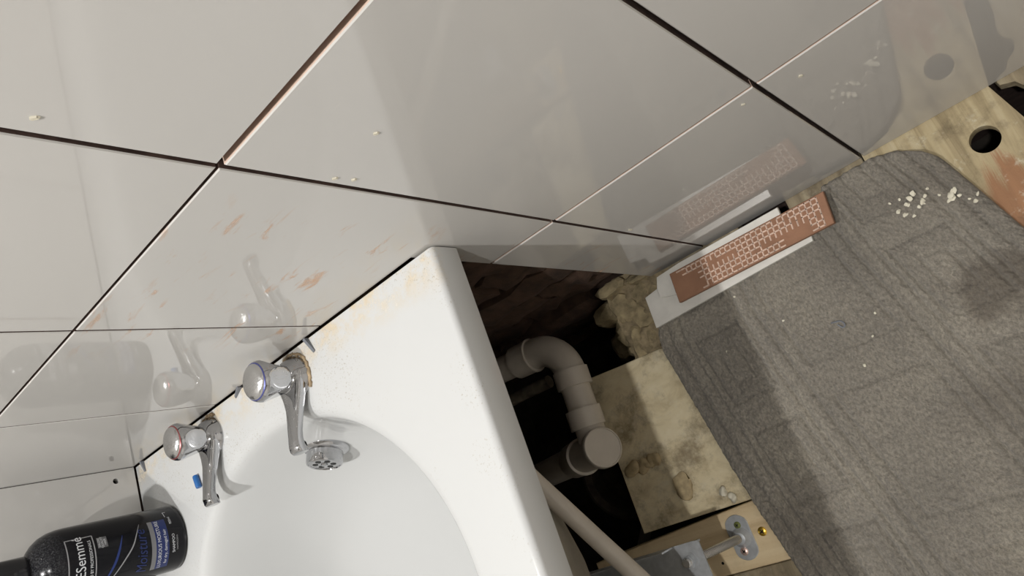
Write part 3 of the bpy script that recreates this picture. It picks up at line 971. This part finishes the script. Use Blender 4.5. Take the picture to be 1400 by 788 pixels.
tag(o, 'short dusty dark pipe running beneath the white elbow', 'pipe')
dirp = Vector((0.042, -0.131, -0.06)).normalized(); p0 = Vector((0.600, -0.246, 0.340))
o = MB().tube([p0 - dirp * 0.13, p0] + bez([p0 + dirp * 0.03, p0 + dirp * 0.10, p0 + dirp * 0.17, (0.655, -0.47, 0.225), (0.615, -0.56, 0.150), (0.50, -0.63, 0.11), (0.35, -0.65, 0.09)], 8), 0.0108, 20).build('overflow_hose', PLASTIC, None, 40)
tag(o, 'straight white plastic tube slanting down out from under the bath rim', 'pipe')

# ------------------------------------------------------------------ carpet runner
NXc, NYc = 330, 560
sv = np.linspace(0, 1, NXc + 1); tv = np.linspace(0, 1, NYc + 1)
S, T = np.meshgrid(sv, tv)
YEND = -1.25


def xl(y): return np.interp(y, [-1.3, -0.459, -0.363, -0.308, -0.145, -0.113, -0.07, 0.0], [0.862, 0.7035, 0.685, 0.676, 0.653, 0.6485, 0.655, 0.655])
def xr(y): return np.interp(y, [-1.3, -0.171, -0.10, -0.056, -0.02, 0.0], [1.43, 1.130, 1.110, 1.097, 1.083, 1.078])


x0a = xl(np.full_like(sv, -0.1)) + (xr(np.full_like(sv, -0.1)) - xl(np.full_like(sv, -0.1))) * sv
ys = np.interp(x0a, [0.648, 0.652, 0.660, 0.675, 0.70, 0.962, 0.980, 1.055, 1.085, 1.103, 1.112], [-0.108, -0.088, -0.070, -0.054, -0.040, -0.028, -0.007, -0.006, -0.014, -0.030, -0.050])
Yg = ys[None, :] + (YEND - ys[None, :]) * T
Xg = xl(Yg) + (xr(Yg) - xl(Yg)) * S
U = (S - 0.5) * 0.45; Vv = -Yg


def groove(d, w_=0.0026): return np.exp(-(d / w_) ** 2)


Z = np.zeros_like(U)
Tone = np.full_like(U, 0.5)
Tone[np.abs(U) > 0.085] += 0.22
Tone[np.abs(U) > 0.195] -= 0.25
for u0 in (-0.205, -0.185, -0.095, -0.075, 0.075, 0.095, 0.185, 0.205):
    Z -= 0.0050 * groove(U - u0)
per = 0.15
Vp = np.mod(Vv + 0.05, per) - per / 2
for sgn in (-1, 1):                          # key pattern of sculpted squares along both borders
    uc = U - sgn * 0.14
    d = np.maximum(np.abs(uc) / 0.034, np.abs(Vp) / 0.052)
    Tone[(d < 1) & (d > 0.55)] -= 0.20
    Z -= 0.0050 * groove((d - 1) * 0.036) * (np.abs(uc) < 0.05)
    d2 = np.maximum(np.abs(uc) / 0.014, np.abs(Vp) / 0.026)
    Z -= 0.0045 * groove((d2 - 1) * 0.016) * (np.abs(uc) < 0.05)
Vq = np.mod(Vv - 0.02, 0.22) - 0.11
d = np.maximum(np.abs(U) / 0.056, np.abs(Vq) / 0.085)
Z -= 0.0045 * groove((d - 1) * 0.056) * (np.abs(U) < 0.07)
noise = rng.normal(size=Z.shape)
k1 = (noise + np.roll(noise, 1, 1) + np.roll(noise, -1, 1)) / 1.7
Z += 0.0010 * k1
big = np.sin(Xg * 31 + 1.0) * np.sin(Yg * 23) + np.sin(Xg * 13 - Yg * 17)
Z += 0.0010 * big
wall_d = np.minimum.reduce([(Xg - xl(Yg)), (xr(Yg) - Xg), (ys[None, :] - Yg)])
edge_f = np.clip(wall_d / 0.007, 0, 1)
Zg = 0.0112 + Z - 0.0112 * (1 - np.sqrt(1 - (1 - edge_f) ** 2))
co = np.stack([Xg, Yg, Zg], -1).reshape(-1, 3)
nv_ = co.shape[0]
idx = np.arange(nv_).reshape(NYc + 1, NXc + 1)
quads = np.stack([idx[:-1, :-1], idx[1:, :-1], idx[1:, 1:], idx[:-1, 1:]], -1).reshape(-1, 4)
# skirt down to the boards
bd = np.concatenate([idx[0, :], idx[1:, -1], idx[-1, -2::-1], idx[-2:0:-1, 0]])
sk = co[bd].copy(); sk[:, 2] = -0.0048
co = np.concatenate([co, sk]); ns = len(bd)
si = nv_ + np.arange(ns)
sq = np.stack([bd, np.roll(bd, -1), np.roll(si, -1), si], -1)
quads = np.concatenate([quads, sq])
me = bpy.data.meshes.new('carpet_runner')
me.vertices.add(len(co)); me.vertices.foreach_set('co', co.astype(np.float32).ravel())
me.loops.add(quads.size); me.loops.foreach_set('vertex_index', quads.astype(np.int32).ravel())
me.polygons.add(len(quads)); me.polygons.foreach_set('loop_start', (np.arange(len(quads)) * 4).astype(np.int32))
me.materials.append(CARPET)
tn = np.concatenate([Tone.reshape(-1), np.full(ns, 0.4)]).astype(np.float32)
att = me.attributes.new('yarn_tone', 'FLOAT', 'POINT'); att.data.foreach_set('value', tn)
me.update(calc_edges=True); me.validate()
me.shade_smooth()
cr = bpy.data.objects.new('carpet_runner', me); COL.objects.link(cr)
tag(cr, 'grey-brown sculpted pile carpet strip, dusty, lying along the opened floor', 'carpet')

# ------------------------------------------------------------------ stack of tile offcuts
WT = simple('white_offcut_glaze', (0.66, 0.64, 0.59), 0.25, var=0.10, vs=25)
TERR = simple('terracotta', (0.265, 0.138, 0.082), 0.85, var=0.14, vs=30, bmp=0.35, bs=160)
TRIB = simple('terracotta_ridge', (0.60, 0.44, 0.35), 0.85, var=0.25, vs=160)
o = MB().prism([(0.661, -0.080), (0.9215, -0.0715), (0.925, -0.048), (0.690, -0.026), (0.664, -0.030)], 0.0125, 0.0190, 0.0006, 0, 0).build('white_tile_offcut', [WT, BISCUIT])
tag(o, 'long white tile offcut at the bottom of the stack on the carpet', 'tile offcut', 'tile offcuts by the wall')
o = MB().prism([(0.690, -0.043), (0.716, -0.050), (0.90, -0.050), (0.902, -0.009), (0.74, -0.009), (0.698, -0.012), (0.691, -0.028)], 0.0190, 0.0250, 0.0006, 0, 0).build('white_tile_offcut', [WT, BISCUIT])
tag(o, 'shorter white tile offcut in the middle of the stack', 'tile offcut', 'tile offcuts by the wall')
# terracotta strip, biscuit back upwards with moulded grid
A = Vector((0.7185, -0.0650)); B = Vector((0.9580, -0.0665)); Dv = Vector((0.7225, -0.0195)); Cv = Vector((0.9640, -0.0225))
zt = 0.0335
tt = tag(empty('terracotta_tile_strip', (0.84, -0.043, 0.0250)), 'brown terracotta tile strip with moulded grid, on top of the white offcuts', 'tile offcut', 'tile offcuts by the wall')
MB().prism([A, B, Cv, Dv], 0.0250, zt, 0.0008).build('body', TERR, tt)


def tp_(u, v): return A * (1 - u) * (1 - v) + B * u * (1 - v) + Cv * u * v + Dv * (1 - u) * v


def keep(u, v):
    if 0.60 < u < 0.88 and 0.02 < v < 0.42 and not (u < 0.72 and v < 0.25): return False
    if u < 0.20 and v < 0.70: return False
    if 0.26 < u < 0.44 and 0.50 < v < 0.70: return False
    return True


ncol, nrow = 27, 5
rib = MB()
rw = 0.0012


def ribseg(a, b):
    d = (b - a).normalized(); e = Vector((-d.y, d.x)) * rw
    a2, b2 = a - d * rw * 0.5, b + d * rw * 0.5
    V = [(*(a2 - e), zt), (*(b2 - e), zt), (*(b2 + e), zt), (*(a2 + e), zt), (*(a2 - e * 0.6), zt + 0.0012), (*(b2 - e * 0.6), zt + 0.0012), (*(b2 + e * 0.6), zt + 0.0012), (*(a2 + e * 0.6), zt + 0.0012)]
    rib.add(V, [(4, 5, 6, 7), (0, 1, 5, 4), (1, 2, 6, 5), (2, 3, 7, 6), (3, 0, 4, 7)])


ru, rv = 0.05, 0.07
for i in range(ncol + 1):
    for j in range(nrow + 1):
        u = ru + (0.955 - ru) * i / ncol; v = rv + (0.93 - rv) * j / nrow
        u2 = ru + (0.955 - ru) * (i + 1) / ncol; v2 = rv + (0.93 - rv) * (j + 1) / nrow
        if i < ncol and keep((u + u2) / 2, v) and rng.random() > 0.04: ribseg(tp_(u, v), tp_(u2, v))
        if j < nrow and keep(u, (v + v2) / 2) and rng.random() > 0.04: ribseg(tp_(u, v), tp_(u, v2))
rb = rib.build('moulded_grid', TRIB, tt)
rb['kind'] = 'stuff'

# ------------------------------------------------------------------ crumbs, flakes, blobs
crm = [rock_mesh('plaster_crumb', 0.0028, 0.0019, 0.0011, 300 + k, PLASTER, 0.35, 9, 6) for k in range(4)]
CR = [(1.045, -0.080, 1.6), (1.050, -0.076, 1.2), (1.038, -0.084, 1.0), (1.055, -0.090, 1.3), (1.060, -0.0855, 1.1), (1.049, -0.094, 0.8), (1.084, -0.099, 1.7), (1.089, -0.095, 1.3), (1.080, -0.103, 1.1), (1.092, -0.103, 0.8),
      (1.026, -0.088, 1.0), (1.031, -0.095, 1.0), (1.022, -0.073, 0.7), (1.034, -0.074, 0.6), (1.103, -0.118, 1.0), (1.108, -0.111, 0.8), (1.098, -0.112, 0.7), (1.066, -0.078, 0.6), (1.074, -0.092, 0.6), (1.039, -0.101, 0.7)]
for k, (x, y, s_) in enumerate(CR):
    o = place('plaster_crumb', crm[k % 4], (x, y, 0.0118 + 0.0008 * s_), (rng.normal() * 0.3, rng.normal() * 0.3, rng.random() * 6), None, (s_, s_, s_))
    tag(o, 'pale plaster crumb in the scatter on the carpet near the bored board', 'crumb', 'plaster crumbs on the carpet')
for k, (x, y, s_) in enumerate([(0.838, -0.150, 0.6), (0.905, -0.245, 0.7), (0.79, -0.09, 0.6), (0.745, -0.155, 0.6), (0.946, -0.190, 0.55), (0.93, -0.215, 0.5)]):
    o = place('plaster_crumb', crm[(k + 1) % 4], (x, y, 0.0125), (0.2, 0.1, k * 1.3), None, (s_, s_, s_))
    tag(o, 'tiny stray plaster crumb lying alone mid-carpet away from the scatter', 'crumb', 'stray crumbs on the carpet')
o = MB().tube(bez([(0.8925, -0.179, 0.0125), (0.898, -0.180, 0.014), (0.905, -0.182, 0.0145), (0.907, -0.188, 0.014), (0.903, -0.190, 0.0135), (0.899, -0.184, 0.014)], 6), 0.0011, 8).build('plastic_loop', GREYPL, None, 40)
tag(o, 'small dark twisted plastic loop lying on the carpet', 'scrap')
# flakes of adhesive on the tiles
for (x, z, sx, sz, lab) in ((0.794, 0.879, 1.5, 0.9, 'pale adhesive flake on the topmost tile near the wide joint'), (0.845, 0.685, 1.3, 0.9, 'pale adhesive flake alone in the middle of the large tile'),
                            (0.7870, 0.680, 1.4, 0.8, 'pale adhesive crumb on the tile joint above the bath corner'), (0.7895, 0.664, 1.3, 0.9, 'second pale adhesive crumb on the tile joint above the bath corner'), (0.787, 0.237, 2.2, 1.0, 'pale adhesive crumb on the lowest tile joint above the white offcuts'),
                            (1.051, 0.347, 1.6, 1.1, 'pale adhesive flake on the tile right of the crossing joints'), (1.000, 0.366, 1.4, 0.6, 'pale adhesive smear just below the crossing joints')):
    o = place('adhesive_flake', crm[1], (x, -0.0006, z), (PI / 2, 0.6 * sx, 0), None, (sx * 0.62, sz * 0.55, 0.6))
    tag(o, lab, 'flake', 'adhesive flakes on the tiles')
# dried filler blobs on the chipboard
for k, (px, py, sx, sy, lab) in enumerate([(0.588, -0.309, 0.012, 0.019, 'cream dried filler blob in the middle of the chipboard'), (0.655, -0.346, 0.006, 0.005, 'white plaster lump on the chipboard corner by the batten'), (0.540, -0.262, 0.010, 0.012, 'large shaded filler lump near the access cap'),
                                   (0.556, -0.258, 0.010, 0.013, 'small shaded filler lump beside the large one on the chipboard'), (0.512, -0.260, 0.012, 0.010, 'shaded stone lump at the chipboard edge'), (0.645, -0.335, 0.006, 0.006, 'small pale lump on the chipboard near the batten')]):
    o = place('filler_blob', rock_mesh('filler_blob', sx, sy, 0.005, 400 + k, PLASTER if k in (1, 5) else simple('cream_filler_%d' % k, (0.42, 0.33, 0.19), 0.8, var=0.3, vs=80), 0.3, 14, 9, 0.95), (px, py, -0.003), (0, 0, -0.2 + k), None)
    tag(o, lab, 'lump')

# ------------------------------------------------------------------ downlights (real lamps)
RINGM = simple('white_metal_trim', (0.8, 0.8, 0.8), 0.4)
lens_m = NT('lamp_lens')
lens_m.b.inputs['Emission Color'].default_value = (1.0, 0.93, 0.84, 1)
lens_m.b.inputs['Emission Strength'].default_value = 12.0
LENS = lens_m.set((0.9, 0.9, 0.9), 0.3)
for k, (lx, ly, pw) in enumerate(LAMPS):
    d = tag(empty('downlight', (lx, ly, CEIL)), ('round recessed ceiling downlight over the bath', 'round recessed ceiling downlight over the carpet')[k], 'lamp', 'ceiling downlights')
    MB().lathe([(0.042, -0.0005), (0.042, -0.004), (0.032, -0.006), (0.030, -0.0005)], (lx, ly, CEIL), (0, 0, 1), 40).build('trim_ring', RINGM, d, 40)
    MB().lathe([(0.030, -0.0008), (0.030, -0.0022)], (lx, ly, CEIL), (0, 0, 1), 40).build('lens', LENS, d, 40)
    ld = bpy.data.lights.new('downlight_bulb', 'SPOT')
    ld.energy = pw; ld.color = (1.0, 0.985, 0.968); ld.shadow_soft_size = 0.024; ld.spot_size = math.radians(140); ld.spot_blend = 0.6
    lo = bpy.data.objects.new('downlight_bulb', ld); COL.objects.link(lo)
    lo.location = (0, 0, -0.012); lo.parent = d
